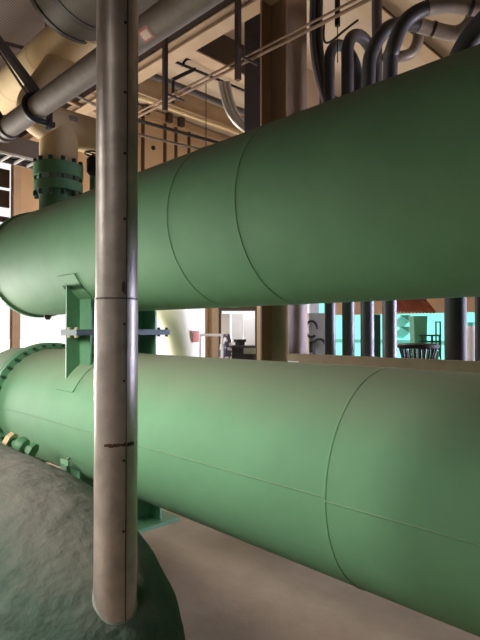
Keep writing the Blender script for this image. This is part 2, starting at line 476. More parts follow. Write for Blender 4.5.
# direction from the pipe toward the camera, seam a little to its right
tocam = V(-PP.x,-PP.y,0).normalized(); right = V(S2,-S2,0)
ang = math.radians(30)
sd = (tocam*math.cos(ang)+right*math.sin(ang)).normalized(); sside = V(-sd.y,sd.x,0)
b = BM(); add_bar(b, V(PP.x,PP.y,PP.z-.17)+sd*(PR+.0016), V(PP.x,PP.y,CZ)+sd*(PR+.0016), .0030, .0024); obj('lap_seam', b, CLADSEAM, cp)
a2 = math.radians(23); sd2 = (tocam*math.cos(a2)+right*math.sin(a2)).normalized(); proto = None
for py in (24,94,155,220,324,380,458,527):
    p = V(PP.x,PP.y,at(122,py,d=1.64).z)+sd2*(PR+.0012)
    if proto is None:
        b = BM(); add_lathe(b, [(0,.0035),(.003,.0028),(.0044,0),(.0044,-.003)], p, sd2, n=10); proto = obj('screw', b, SCREW, cp); p0 = p
    else: copy_part(proto, p-p0)
# dark scuff round the jacket
def patch(z0, z1, a_from, a_to, name, m, r=PR+.0032, jag=.004):
    b = BM(); n = 14; lo = []; hi = []
    for i in range(n+1):
        a = math.radians(a_from+(a_to-a_from)*i/n); d = (tocam*math.cos(a)+right*math.sin(a)).normalized()
        lo.append(b.verts.new(V(PP.x,PP.y,z0+random.uniform(-jag,jag))+d*r)); hi.append(b.verts.new(V(PP.x,PP.y,z1+random.uniform(-jag,jag))+d*r))
    for i in range(n): b.faces.new((lo[i],lo[i+1],hi[i+1],hi[i]))
    return obj(name, b, m, cp)
zs_ = at(120,443,d=1.63).z
patch(zs_-.005, zs_+.005, -28, 30, 'scuff_mark', SMEAR, jag=.0022)
patch(zs_-.007, zs_+.005, 33, 62, 'scuff_mark', BLACK, jag=.002)
zr = at(120,288,d=1.63).z
patch(zr-.016, zr+.016, 14, 29, 'rust_stain', SMEAR, jag=.007)
# collar of plaster where the riser enters the dome
b = BM()
rings = []
for rr, dz in ((PR+.001,-.006),(PR+.0035,-.009),(PR+.006,-.018)):
    rg = []
    for k in range(48):
        a = 2*PI*k/48; q = V(PP.x+math.cos(a)*rr,PP.y+math.sin(a)*rr,0)
        h = tank_top(q.x,q.y)
        rg.append(b.verts.new((q.x,q.y,h+.012+dz+(.006 if dz == 0 else 0))))
    rings.append(rg)
for q, s in zip(rings, rings[1:]):
    for k in range(48): b.faces.new((q[k],q[(k+1)%48],s[(k+1)%48],s[k]))
obj('base_collar', b, mat('weathered_collar', (138,142,128), .8, scale=20), cp)

# ------------------------------------------------------------------ cream piping above the nozzle
TZ = EYE+1.92; TR = .18
SX, SZ, SR = 2.30, EYE+2.75, .19
ct = thing('cream_pipe', 'cream lagged pipe on the green flanged nozzle at the top left', 'pipe', (NX,NY,3.02))
b = BM(); add_lathe(b, [(TR-.005,3.12),(TR-.005,TZ)], (NX,NY,0), (0,0,1), n=40); obj('neck', b, CREAM, ct)
b = BM(); add_tube(b, rounded([(2.95,NY,TZ),(1.93,NY,TZ),(SX+.04,NY+.12,SZ-.14)], .28, 10), TR-.005, 36, r_end=.15); bo = obj('body', b, CREAM, ct)
b = BM(); add_lathe(b, [(.0,3.02),(.226,3.02),(.226,3.14),(.18,3.155)], (NX,NY,0), (0,0,1), n=48); cf = obj('flange', b, GREEN_F, ct)
proto = None
for k in range(12):
    a = 2*PI*(k+.5)/12; p = V(NX+math.cos(a)*.208,NY+math.sin(a)*.208,3.01)
    if proto is None:
        b = BM(); add_lathe(b, [(0,-.175),(.020,-.175),(.020,-.135),(.012,-.135),(.012,.135),(.020,.135),(.020,.17),(0,.17)], p, (0,0,1), n=6); proto = obj('flange_bolt', b, BOLT, cf, False); p0 = p
    else: copy_part(proto, p-p0)
pa = V(2.33,NY-TR*.80,TZ+TR*.62)
b = BM(); add_box(b, (2.27,NY-TR*.97,TZ+.02), (2.35,NY-TR*.9,TZ+.065)); obj('worn_patch', b, LIGHTP, ct, False)
b = BM(); add_lathe(b, [(TR-.005,0)]+[((TR-.005)*math.cos(a),.09*math.sin(a)) for a in [PI/2*i/8 for i in range(1,8)]]+[(0,.09)], (2.95,NY,TZ), (1,0,0), n=36); obj('end_cap', b, CREAM, ct)

sl = thing('cream_pipe', 'large cream lagged pipe sloping up to the dark olive jacket at the top left', 'pipe', (SX,5,SZ))
b = BM(); add_tube(b, [(SX,9.6,SZ),(SX,4.2,SZ)], SR, 48); obj('lagging', b, CREAM, sl)
YJ, JX, JZ, JR = 4.25, 2.16, EYE+2.99, .44
b = BM(); add_lathe(b, [(0,.02),(JR-.01,.02),(JR-.01,0),(JR,0),(JR,3.6),(0,3.6)], (JX,YJ,JZ), (0,-1,0), n=64); jk = obj('jacket', b, OLIVE, sl)
b = BM(); add_lathe(b, [(JR-.02,-.012),(JR+.010,-.012),(JR+.010,.03),(JR-.02,.03)], (JX,YJ,JZ), (0,-1,0), n=64, closed=True); obj('jacket_rim', b, OLIVE_D, jk)
b = BM(); add_lathe(b, [(JR-.006,.24),(JR+.006,.24),(JR+.006,.30),(JR-.006,.30)], (JX,YJ,JZ), (0,-1,0), n=64, closed=True); obj('jacket_band', b, OLIVE_D, jk)
for yb in (5.1,5.9):
    b = BM(); add_lathe(b, [(SR-.004,-.006),(SR+.0025,0),(SR-.004,.006)], (SX,yb,SZ), (0,-1,0), n=48); obj('lagging_seam', b, CREAM, sl)

# ------------------------------------------------------------------ galvanised pipe with clamp
GX, GZ, GR = 1.6, EYE+1.6, .079
gp = thing('galvanised_pipe', 'grey galvanised pipe passing behind the foreground riser, with red sticker', 'pipe', (GX,3.5,GZ))
yend = at(4,124,X=GX).y
b = BM(); add_tube(b, [(GX,yend,GZ),(GX,.2,GZ)], GR, 32); obj('pipe', b, GALV, gp)
b = BM(); add_lathe(b, [(GR-.01,-.02),(GR+.012,-.02),(GR+.012,.025),(GR-.01,.025)], (GX,yend,GZ), (0,1,0), n=32, closed=True); obj('end_collar', b, DARKBR, gp)
def gpatch(y0, y1, a0, a1, m, name, par, r):
    b = BM(); n = 8; P0 = []; P1 = []
    for i in range(n+1):
        a = math.radians(a0+(a1-a0)*i/n); q = V(GX-math.cos(a)*r,0,GZ+math.sin(a)*r)
        P0.append(b.verts.new((q.x,y0,q.z))); P1.append(b.verts.new((q.x,y1,q.z)))
    for i in range(n): b.faces.new((P0[i],P0[i+1],P1[i+1],P1[i]))
    return obj(name, b, m, par)
ys_ = at(143,29,X=GX-.05).y-.02
stk = gpatch(ys_-.045, ys_+.045, -78, -28, STICK, 'red_sticker', gp, GR+.001)
gpatch(ys_-.03, ys_+.03, -70, -38, STICKW, 'sticker_field', stk, GR+.0016)
yc = at(37,100,X=GX).y
pc = thing('pipe_clamp', 'black U-bolt clamp with strut holding the grey galvanised pipe', 'pipe clamp', (GX,yc,GZ))
b = BM()
arc = [(GX-.02+math.cos(a)*0, yc, GZ) for a in ()]
pts = [V(GX+.13,yc,GZ+GR+.012)]
pts += [V(GX+math.sin(-a)*(GR+.012), yc, GZ+math.cos(a)*(GR+.012)) for a in [PI*i/12 for i in range(13)]]
pts += [V(GX+.13,yc,GZ-GR-.012)]
add_tube(b, pts, .021, 12); obj('u_bolt', b, BLACK, pc)
b = BM(); add_box(b, (GX+.08,yc-.03,GZ-GR-.05), (GX+.105,yc+.03,GZ+GR+.05)); obj('clamp_plate', b, BLACK, pc, False)
s0 = V(GX,yc,GZ+GR+.02); s1 = at(-10,28,X=1.9); dd = s1-s0; s1 = s0+dd*((CZ-s0.z)/dd.z)
b = BM(); add_bar(b, s0, s1, .055, .055); obj('strut', b, BLACK, pc, False)
b = BM(); add_tube(b, [s0+V(-.05,.03,-.02), s0+V(-.05,.03,-.02)+dd*.72], .010, 8); obj('tie_rod', b, GALV, pc)
c0 = at(2,104,X=GX-.02); 
hs = thing('pipe_hanger', 'dark hanger strap at the far left end of the galvanised pipe', 'pipe hanger', c0)
b = BM(); add_bar(b, V(GX-.03,yend-.1,GZ), V(GX-.75,yend+1.2,CZ), .03, .05); obj('strap', b, BLACK, hs, False)
b = BM(); add_lathe(b, [(GR,-.02),(GR+.012,-.02),(GR+.012,.02),(GR,.02)], (GX,yend-.1,GZ), (0,1,0), n=28, closed=True); obj('ring', b, DARKBR, hs)
b = BM(); add_bar(b, at(5,44,Y=6.6), at(28,50,Y=6.6), .05, .05)
o = obj('angle_brace', b, DARKBR); tag(o, 'short dark steel brace under the grating at the top left corner', 'brace')

# ------------------------------------------------------------------ cable tray behind the nozzle
TY = 5.75
q0 = at(-25,150,Y=TY); q1 = at(130,165,Y=TY)
z_t = at(20,157.5,Y=TY-.15).z
tr = thing('cable_tray', 'dark ladder cable tray running behind the green flanged nozzle', 'cable tray', (2,TY,z_t))
for yy_ in (TY-.15,TY+.15):
    b = BM(); add_box(b, (.2,yy_-.012,z_t), (2.66,yy_+.012,z_t+.21)); obj('side_rail', b, TRAY, tr, False)
for k in range(17):
    x = .28+k*.145
    b = BM(); add_box(b, (x-.012,TY-.15,z_t), (x+.012,TY+.15,z_t+.02)); obj('rung', b, TRAYL, tr, False)
b = BM(); add_box(b, (.2,TY-.165,z_t-.004), (2.66,TY-.150,z_t+.02)); obj('bottom_lip', b, TRAYL, tr, False)
b = BM(); add_box(b, (.2,TY-.13,z_t+.05), (2.66,TY+.13,z_t+.12)); obj('cable_bundle', b, RUBBER, tr, False)
for x in (.5,2.6):
    b = BM(); add_tube(b, [(x,TY,z_t),(x,TY,CZ)], .008, 8); obj('hanger_rod', b, DARKBR, tr)

# black valve handwheel by the nozzle, partly behind the riser
hv = at(93,166,Y=4.55)
hw = thing('hand_valve', 'dark valve with handwheel beside the green nozzle, behind the foreground riser', 'valve', hv)
b = BM(); add_lathe(b, [(.03,-.10),(.06,-.06),(.06,.06),(.03,.10)], hv, (0,0,1), n=16); obj('body', b, BLACK, hw)
b = BM(); add_tube(b, [hv+V(math.cos(2*PI*k/20)*.075,math.sin(2*PI*k/20)*.075,.12) for k in range(21)], .009, 8); add_tube(b, [hv+V(-.075,0,.12),hv+V(.075,0,.12)], .007, 6); add_tube(b, [hv,hv+V(0,0,.12)], .012, 8); obj('handwheel', b, BLACK, hw)
b = BM(); add_tube(b, [hv+V(0,0,-.08),V(hv.x,hv.y,ZU+.3)], .03, 12); obj('stub', b, GREEN_F, hw)

# ------------------------------------------------------------------ steel frame
def column(name, x, y, w, h, m, label, mface=None):
    t = thing(name, label, 'column', (x,y,0), 'steel columns'); t['kind'] = 'thing'
    # web runs along Y, flanges face -Y / +Y
    b = BM(); add_box(b, (x-.008,y-h/2,0), (x+.008,y+h/2,CZ)); obj('web', b, m, t, False)
    for s in (-1,1):
        b = BM(); add_box(b, (x-w/2,y+s*h/2-.010,0), (x+w/2,y+s*h/2+.010,CZ)); obj('flange', b, mface or m, t, False)
    b = BM(); add_box(b, (x-w/2-.05,y-h/2-.05,0), (x+w/2+.05,y+h/2+.05,.03)); obj('base_plate', b, m, t, False)
    return t
ca = at(287,329,X=3.82)         # near left corner of the front flange
column('steel_column', 3.82+.16, ca.y+.175, .30, .34, COLUMN, 'brown H-section steel column behind the middle of the two exchangers')
column('steel_column', 3.90, 9.85, .14, .12, TAN, 'slender tan steel column in the bright opening at the far left')
cb = at(213,329,d=13.2)
column('steel_column', cb.x, cb.y, .28, .28, TAN, 'distant tan and pink steel column right of the cream elbow pipe')

def beam(name, p0, p1, w, h, m, label):
    b = BM(); add_ibeam(b, p0, p1, w, h); o = obj(name, b, m, None, False); settle(o, p0)
    tag(o, label, 'beam', kind='thing'); return o
# B1 along the column line
z1 = at(200,35,X=3.80).z
t = thing('roof_beam', 'tan roof beam running along the exchangers above the middle column', 'beam', (3.89,3,z1)); t['kind'] = 'thing'
b = BM(); add_ibeam(b, (3.89,-4.7,z1+.065), (3.89,9.9,z1+.065), .18, .13); obj('lower_section', b, TAN, t, False)
b = BM(); add_box(b, (3.84,-4.7,z1+.13), (3.94,9.9,CZ)); obj('upper_web', b, DARKBR, t, False)
# cross beams along X
for Y_, pxy, label in ((5.0,(215,66),'tan cross beam under the ceiling left of the middle column, second row'),
                       (3.2,(400,34),'pale cross beam at the top right above the bent grey pipes'),
                       (6.7,(160,104),'tan cross beam under the ceiling, third row, further behind')):
    zb = at(*pxy, Y=Y_).z
    t = thing('cross_beam', label, 'beam', (4,Y_,zb), 'cross beams under the ceiling'); t['kind'] = 'thing'
    b = BM(); add_box(b, (4.0,Y_-.10,zb), (13.9,Y_+.10,zb+.02)); obj('flange', b, TAN, t, False)
    b = BM(); add_box(b, (4.0,Y_-.03,zb+.02), (13.9,Y_+.03,CZ)); obj('web', b, DARKBR if Y_ < 6 else TAN, t, False)  # nearer webs: shade of the unlit face put into the colour
# tan cladding panel hung behind the handrails
zb = at(180,124,Y=7.6).z
t = thing('cladding_panel', 'tan cladding panel with dark upright strips behind the handrails, above the upper exchanger', 'panel', (6.5,7.65,4.2)); t['kind'] = 'thing'
b = BM(); add_box(b, (5.0,7.64,4.2), (9.0,7.70,CZ)); obj('sheet', b, TANW, t, False)
b = BM(); add_box(b, (5.0,7.54,zb-.08), (9.0,7.64,zb+.05)); obj('purlin', b, TAN, t, False)
for px in (146,169,181):
    q = at(px,122,Y=7.5); b = BM(); add_box(b, (q.x-.05,7.45,zb-.09), (q.x+.05,7.54,zb+.06)); obj('bracket', b, DARKBR, t, False)
for px in (143,165,176,189):
    q = at(px,150,Y=7.62); b = BM(); add_box(b, (q.x-.022,7.60,4.2), (q.x+.022,7.64,zb-.08)); obj('strip', b, DARKBR, t, False)
q = at(153,148,Y=7.64); b = BM(); add_lathe(b, [(0,0),(.04,0),(.04,.02),(0,.02)], q, (0,-1,0), n=16); obj('round_hole_cover', b, BLACK, t, False)

# pipes and rails in the roof, running across (X direction)
def roof_pipe(name, a, c, Y_, r, m, label, cat='pipe', x0=None, x1=None):
    p, q = at(*a, Y=Y_), at(*c, Y=Y_); d = q-p
    p2, q2 = p-d*.15, q+d*.6
    b = BM(); add_tube(b, [p2,q2], r, 14); o = obj(name, b, m); settle(o, p2); tag(o, label, cat); return o
roof_pipe('service_pipe', (140,71), (245,112), 6.0, .045, DARKP, 'dark service pipe under the beige ceiling, upper of the sloping pair')
roof_pipe('service_pipe', (140,97), (245,135), 6.3, .035, CREAM, 'thin cream service pipe below the dark one, left of middle column')
roof_pipe('conduit', (166,58), (243,90), 5.4, .018, BLACK, 'thin black conduit under the roof, just above the dark service pipe')
roof_pipe('handrail', (140,121), (215,142), 6.9, .028, BLACK, 'black handrail tube close above the upper exchanger, left', 'handrail')
roof_pipe('handrail', (140,135), (203,150), 6.9, .022, GALV, 'grey lower handrail tube close above the upper exchanger, left', 'handrail')
roof_pipe('conduit', (70,92), (100,108), 6.9, .02, LIGHTP, 'light conduit seen under the galvanised pipe, left of the riser')
roof_pipe('conduit', (68,101), (98,113), 7.3, .03, TAN, 'tan conduit seen under the galvanised pipe, left of the riser, lower')
# slanted tan braces on the ceiling bay
for (a, c) , lab in ((((186,100),(201,140)),'dark slanting roof brace, left of a pair above upper exchanger'), (((215,108),(232,140)),'dark slanting roof brace, right of a pair above upper exchanger')):
    b = BM(); add_bar(b, at(*a,Y=7.8), at(*c,Y=8.3), .09, .05); o = obj('roof_brace', b, DARKBR, None, False); tag(o, lab, 'brace', 'slanting roof braces')
# pair of thin pipes along Y with two trapeze hangers
zr_ = at(240,58,X=3.4).z
for k, (dx, lab) in enumerate(((0.02,'thin brown pipe crossing in front of the middle column, nearer of a pair'),(.09,'thin brown pipe crossing in front of the middle column, farther of a pair'))):
    b = BM(); add_tube(b, [(3.4+dx,7.6,zr_+.0),(3.4+dx,-2,zr_)], .011 if k == 0 else .015, 10); o = obj('small_pipe', b, BROWNCH); settle(o, (3.4+dx,3,zr_)); tag(o, lab, 'pipe', 'pair of small roof pipes')
def trapeze(px, y0, y1, d, w, lab):
    p = at(px,y1,d=d); p.z = min(p.z, zr_-.03)
    t = thing('pipe_hanger', lab, 'pipe hanger', p)
    b = BM(); add_box(b, (p.x-w/2,p.y-w/2,at(px,y1,d=d).z), (p.x+w/2,p.y+w/2,CZ)); obj('post', b, DARKBR, t, False)
    b = BM(); add_bar(b, (p.x,p.y,zr_-.035), (3.56,p.y,zr_-.035), .016, .02); obj('bracket_arm', b, DARKBR, t, False)
q = at(165,111,X=3.3); trapeze(165,0,111,q.length and (q-V(0,0,EYE)).dot(_F),.045,'dark hanger post left of the middle column, lower of two')
q = at(238,80,X=3.3); trapeze(238,0,80,(q-V(0,0,EYE)).dot(_F),.045,'dark hanger post just left of the middle column, upper of two')
b = BM(); add_tube(b, [at(206,80,d=6.5),at(206,150,d=6.5)], .006, 6); o = obj('drop_wire', b, BLACK); tag(o, 'thin dark drop wire hanging between the roof braces', 'wire')
b = BM(); add_tube(b, spline([at(182,66,Y=5.2),at(188,59,Y=5.2),at(205,62,Y=5.2),at(214,70,Y=5.2)],6), .016, 10); o = obj('bent_conduit', b, BLACK); tag(o, 'bent black conduit below the second row cross beam', 'conduit')
b = BM(); add_tube(b, [at(172,80,Y=5.3),at(195,69,Y=5.3)], .025, 10); add_tube(b, [at(173,80,Y=5.3),at(173,104,Y=5.3)], .02, 10); o = obj('valve_spindle', b, BLACK); tag(o, 'dark angled spindle bracket right of the lower hanger post', 'bracket')
# silver flexible duct
b = BM()
ctr = spline([at(224,82,d=6.6),at(227,97,d=6.6),at(233,114,d=6.6),at(244,127,d=6.6),at(256,134,d=6.6)],14)
for i, off in enumerate((-.05,.0,.05)):
    add_tube(b, [p+V(off*S2,-off*S2,0) for p in ctr], .03, 10)
o = obj('flexible_duct', b, SILVER); tag(o, 'silver flexible ducting curving down left of the grey duct', 'duct')
# grey square duct beside the column
qd = at(253.5,120,d=6.0)
b = BM(); add_box(b, (-.105,-.1,2.3), (.105,.1,CZ), Matrix.Translation((qd.x,qd.y,0)) @ Matrix.Rotation(-PI/4,4,'Z'))
o = obj('square_duct', b, DARKP, None, False); settle(o, (qd.x,qd.y,2.3)); tag(o, 'dark grey square duct dropping just left of the middle column', 'duct')

# ------------------------------------------------------------------ channel rail behind the exchangers
zt = at(383,357.5,X=3.74).z; zb = zt-.16
ch = thing('channel_rail', 'brown steel channel rail behind the gap between the exchangers, right of the column', 'rail', (3.74,1,zb))
b = BM(); add_box(b, (3.74,-3,zb), (3.755,3.12,zt)); add_box(b, (3.755,-3,zt-.015), (3.80,3.10,zt)); add_box(b, (3.755,-3,zb), (3.80,3.10,zb+.015)); obj('channel', b, BROWNCH, ch, False)
for y in (-2.2,ca.y-.3):
    b = BM(); add_box(b, (3.757,y-.04,0), (3.82,y+.04,zb)); obj('post', b, BROWNCH, ch, False)
q = at(288,361.5,X=3.735); q2 = at(299,363,X=3.735)
b = BM(); add_box(b, (3.733,q2.y,q.z-.012), (3.739,q.y,q.z+.006)); obj('white_tag', b, WHITE, ch, False)

# ------------------------------------------------------------------ bent pipes
PX = 4.2
def stand(px): return at(px,329,X=PX)
specs = []
p1 = stand(330); p2 = stand(348.3); p3 = stand(367.3); p4 = stand(389.5)
def riser(p, r, path, label, bands=(), run=()):
    t = thing('bent_pipe', label, 'pipe', (p.x,p.y,0))
    t['group'] = 'bent grey pipes behind the exchangers'
    b = BM(); add_tube(b, [(p.x,p.y,0)]+list(path), r, 22); obj('pipe', b, DARKP, t)
    b = BM(); add_lathe(b, [(r,0),(r+.05,0),(r+.05,.02),(r,.02)], (p.x,p.y,0), (0,0,1), n=20, closed=True); obj('floor_flange', b, DARKP, t)
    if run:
        b = BM(); add_tube(b, run, r+.004, 22); obj('pale_run', b, LIGHTP, t)  # run of the pipe in a lighter grey than its riser
    for q, dr in bands:
        b = BM(); add_lathe(b, [(r-.002,-.014),(r+.009,-.014),(r+.009,.014),(r-.002,.014)], q, dr, n=22, closed=True); obj('band', b, BLACK, t)
    return t
def cane(p, zc, rad, zd):
    pts = [V(p.x,p.y,zc)]
    pts += [V(p.x+rad-rad*math.cos(a),p.y,zc+rad*math.sin(a)) for a in [PI*i/16 for i in range(1,17)]]
    return pts + rounded([V(p.x+2*rad,p.y,zc-.02),V(p.x+2*rad,p.y,zd),V(p.x+2*rad+1.2,p.y,zd)],.2,8)
riser(p1, .054, cane(p1, at(347,45,X=PX+.25).z-.26, .26, 2.65), 'first bent grey pipe from the column, smallest hoop')
riser(p2, .058, cane(p2, at(368,36,X=PX+.3).z-.27, .26, 2.55), 'second bent grey pipe from the column, hoop over the first')
d3 = 4.75; 
path3 = spline([V(p3.x,p3.y,2.6), at(368.5,80,d=d3), at(373,50,d=d3), at(388,28,d=d3), at(410,24,d=d3+.05), at(432,29,d=d3+.1), at(455,33,d=d3+.1), at(470,23,d=d3), at(478,0,d=d3), at(480,-30,d=d3)], 8)
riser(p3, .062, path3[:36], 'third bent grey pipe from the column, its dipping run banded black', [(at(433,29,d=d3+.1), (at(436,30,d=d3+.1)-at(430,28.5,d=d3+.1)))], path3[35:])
d4 = 4.45
path4 = spline([V(p4.x,p4.y,2.6), at(390,75,d=d4+.05), at(393,48,d=d4), at(404,23,d=d4), at(424,9,d=d4), at(450,5,d=d4), at(472,7,d=d4), at(500,9,d=d4), at(540,8,d=d4)], 8)
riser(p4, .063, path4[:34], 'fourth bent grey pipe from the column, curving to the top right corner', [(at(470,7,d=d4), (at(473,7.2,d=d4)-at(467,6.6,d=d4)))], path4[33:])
pv = at(455.5,329,X=PX)
bp_ = thing('standpipe', 'thick dark standpipe at the right, beside the turquoise opening', 'pipe', (pv.x,pv.y,0))
b = BM(); add_tube(b, rounded([(pv.x,pv.y,0),(pv.x,pv.y,3.86),(pv.x-.1,pv.y-1.2,4.5)], .3, 10), .085, 28); obj('pipe', b, mat('black_pipe_paint', (50,46,47), .7), bp_)
b = BM(); add_lathe(b, [(.085,0),(.15,0),(.15,.025),(.085,.025)], (pv.x,pv.y,0), (0,0,1), n=24, closed=True); obj('floor_flange', b, DARKP, bp_)
q = at(479,330,X=PX); b = BM(); add_tube(b, [(q.x,q.y,0),(q.x,q.y,3.6)], .03, 14); o = obj('standpipe', b, DARKP); settle(o, (q.x,q.y,0)); tag(o, 'thin dark standpipe at the right frame edge between the exchangers', 'pipe')
b = BM(); add_tube(b, spline([at(419,18,d=5.2),at(418,40,d=5.2),at(411,53,d=5.2),at(398,57,d=5.2),at(385,57,d=5.3)],8), .055, 18); o = obj('return_bend', b, LIGHTP); tag(o, 'pale return bend hooked behind the fourth bent pipe', 'pipe')
b = BM(); add_tube(b, [at(376,-60,d=5.6),at(377,40,d=5.6),at(377,110,d=5.6)], .055, 18); o = obj('drop_pipe', b, DARKP); tag(o, 'dark vertical drop pipe behind the third bent pipe', 'pipe')
qq = at(337.5,26,d=4.9); b = BM(); add_tube(b, [qq,V(qq.x,qq.y,CZ)], .026, 12); add_tube(b, [qq,qq-V(0,0,.35)], .005, 6); o = obj('hanger_rod', b, BLACK); settle(o, qq); tag(o, 'black hanger rod dropping from the ceiling right of middle column', 'rod')
b = BM()
c_ = spline([at(317,-20,d=5.5),at(316,30,d=5.5),at(319,65,d=5.5),at(328,100,d=5.5),at(336,125,d=5.5)],8)
for off in (-.035,.035): add_tube(b, [p+V(off*S2,-off*S2,0) for p in c_], .036, 10)
o = obj('flexible_duct', b, DARKP); tag(o, 'dark grey flexible duct curving down right of the middle column', 'duct')
b = BM(); add_tube(b, spline([at(324,24,d=6.2),at(324,40,d=6.2),at(330,42,d=6.2),at(345,30,d=6.2),at(358,20,d=6.2)],6), .014, 8); o = obj('hanging_cable', b, BLACK); tag(o, 'black cable sagging across the pale ceiling right of the column', 'cable')
q0_, q1_ = at(306,72,Y=4.0), at(345,100,Y=4.0)
b = BM(); add_box(b, (q0_.x-.1,4.0,2.4), (q0_.x+.28,4.3,at(318,74,Y=4.0).z)); o = obj('junction_box', b, TAN, None, False); tag(o, 'tan boxed casing low behind the middle column, beside the bent pipes', 'casing')

# ------------------------------------------------------------------ cream elbow behind the saddle
e0 = at(185,362,X=3.55)
el = thing('elbow_pipe', 'cream painted elbow pipe with faded red patch, seen through the gap right of the saddle', 'pipe', (e0.x,e0.y,0))
pe = rounded([(e0.x,e0.y,0),(e0.x,e0.y,1.52),(e0.x-.35,e0.y+.18,2.2),(XC+.3,e0.y+.18,2.32)], .5, 10)
b = BM(); add_tube(b, pe, 0.162, 32); obj('pipe', b, CREAMW, el)
b = BM(); add_lathe(b, [(.165,0),(.25,0),(.25,.03),(.165,.03)], (e0.x,e0.y,0), (0,0,1), n=32, closed=True); obj('floor_flange', b, CREAMW, el)
b = BM(); n = 8; lo = []; hi = []
for i in range(n+1):
    a = math.radians(-98+34*i/n); d = V(math.cos(a),math.sin(a),0)
    lo.append(b.verts.new(V(e0.x,e0.y,1.46)+d*.165)); hi.append(b.verts.new(V(e0.x,e0.y,1.58)+d*.165))
for i in range(n): b.faces.new((lo[i],lo[i+1],hi[i+1],hi[i]))
obj('red_patch', b, REDP, el)

# ------------------------------------------------------------------ workshop seen through the gap
dW = 12.0
def wbox(name, x0, y0, x1, y1, d, depth, m, label, cat, ground=True, parts=None):
    """a box whose front spans those pixels, standing square to the plant's diagonal"""
    p, q = at(x0,y0,d=d), at(x1,y1,d=d); w = (q-p).dot(_R)
    c = at((x0+x1)/2,y1,d=d)
    M = Matrix.Translation((c.x,c.y,0)) @ Matrix.Rotation(-PI/4,4,'Z')
    t = thing(name, label, cat, (c.x,c.y,0 if ground else q.z))
    return t, M, w, (0 if ground else q.z), p.z
t, M, w, z0, z1 = wbox('cabinet', 232, 314, 243, 350, 12.6, .4, WHITE, 'white tall cabinet in the distant workshop, left of two', 'cabinet')
def cabinet(t, M, w, z1):
    b = BM(); add_box(b, (-w/2,0,0), (w/2,.45,z1), M); obj('body', b, WHITE, t, False)
    for s in (-1,1):
        b = BM(); add_box(b, (min(0,s*w/2)+.008,-.02,.06), (max(0,s*w/2)-.008,0,z1-.03), M); d_ = obj('door', b, WHITE, t, False)
        b = BM(); add_box(b, (s*.02-.008,-.04,z1*.55), (s*.02+.008,-.02,z1*.55+.12), M); obj('handle', b, BLACK, d_, False)
cabinet(t, M, w, z1)
t, M, w, z0, z1 = wbox('cabinet', 244, 319, 256, 350, 12.4, .4, WHITE, 'white tall cabinet in the distant workshop, right of two', 'cabinet')
cabinet(t, M, w, z1)
t, M, w, z0, z1 = wbox('workbench', 231, 346, 256, 360, 10.5, .6, BENCHD, 'dark workbench with grey green top in the distant workshop', 'workbench')
b = BM(); add_box(b, (-w/2,0,z1-.05), (w/2,.6,z1), M); obj('bench_top', b, BENCHD, t, False)
for sx in (-1,1):
    for y in (.03,.54):
        b = BM(); add_box(b, (sx*(w/2-.03)-.03,y-.03,0), (sx*(w/2-.03)+.03,y+.03,z1-.05), M); obj('leg', b, BENCHD, t, False)
b = BM(); add_box(b, (-w/2+.06,.08,z1-.45), (w/2-.06,.55,z1-.05), M); obj('drawer_unit', b, BENCHD, t, False)
b = BM(); add_box(b, (.0,-.02,z1-.16), (w/2+.02,.45,z1+.02-.06), M); obj('side_shelf', b, BENCHG, t, False)
# bulky tool on bench
q = at(240,343,d=10.8); t = thing('vice', 'small dark vice on the distant workbench', 'vice', (q.x,q.y,at(243,346,d=10.5).z))
zz = at(243,346,d=10.5).z
b = BM(); add_box(b, (q.x-.08,q.y-.06,zz), (q.x+.08,q.y+.06,zz+.07)); obj('base', b, BLACK, t, False)
b = BM(); add_box(b, (q.x-.13,q.y-.05,zz+.07), (q.x-.02,q.y+.05,zz+.13)); obj('jaw', b, BLACK, t, False)
b = BM(); add_box(b, (q.x+.02,q.y-.05,zz+.07), (q.x+.13,q.y+.05,zz+.13)); obj('jaw', b, BLACK, t, False)
# slim post by the column
q = at(259.3,329,d=9); b = BM(); add_box(b, (-.04,-.04,0), (.04,.04,3.2), Matrix.Translation((q.x,q.y,0)) @ Matrix.Rotation(-PI/4,4,'Z')); o = obj('post', b, TAN, None, False); settle(o, (q.x,q.y,0)); tag(o, 'slim tan post just left of the middle column, in front of workshop', 'post', kind='thing')
# workshop shelf canopy
q = at(240,310,d=10.2); b = BM(); add_box(b, (-.42,0,0), (.36,.6,.09), Matrix.Translation((q.x,q.y,q.z)) @ Matrix.Rotation(-PI/4,4,'Z'))
for sx in (-.4,.33):
    for sy in (.03,.55): add_box(b, (sx-.02,sy-.02,-q.z), (sx+.02,sy+.02,0), Matrix.Translation((q.x,q.y,q.z)) @ Matrix.Rotation(-PI/4,4,'Z'))
o = obj('storage_rack', b, DARKBR, None, False); tag(o, 'dark storage rack with overhead shelf framing the distant workbench', 'rack')
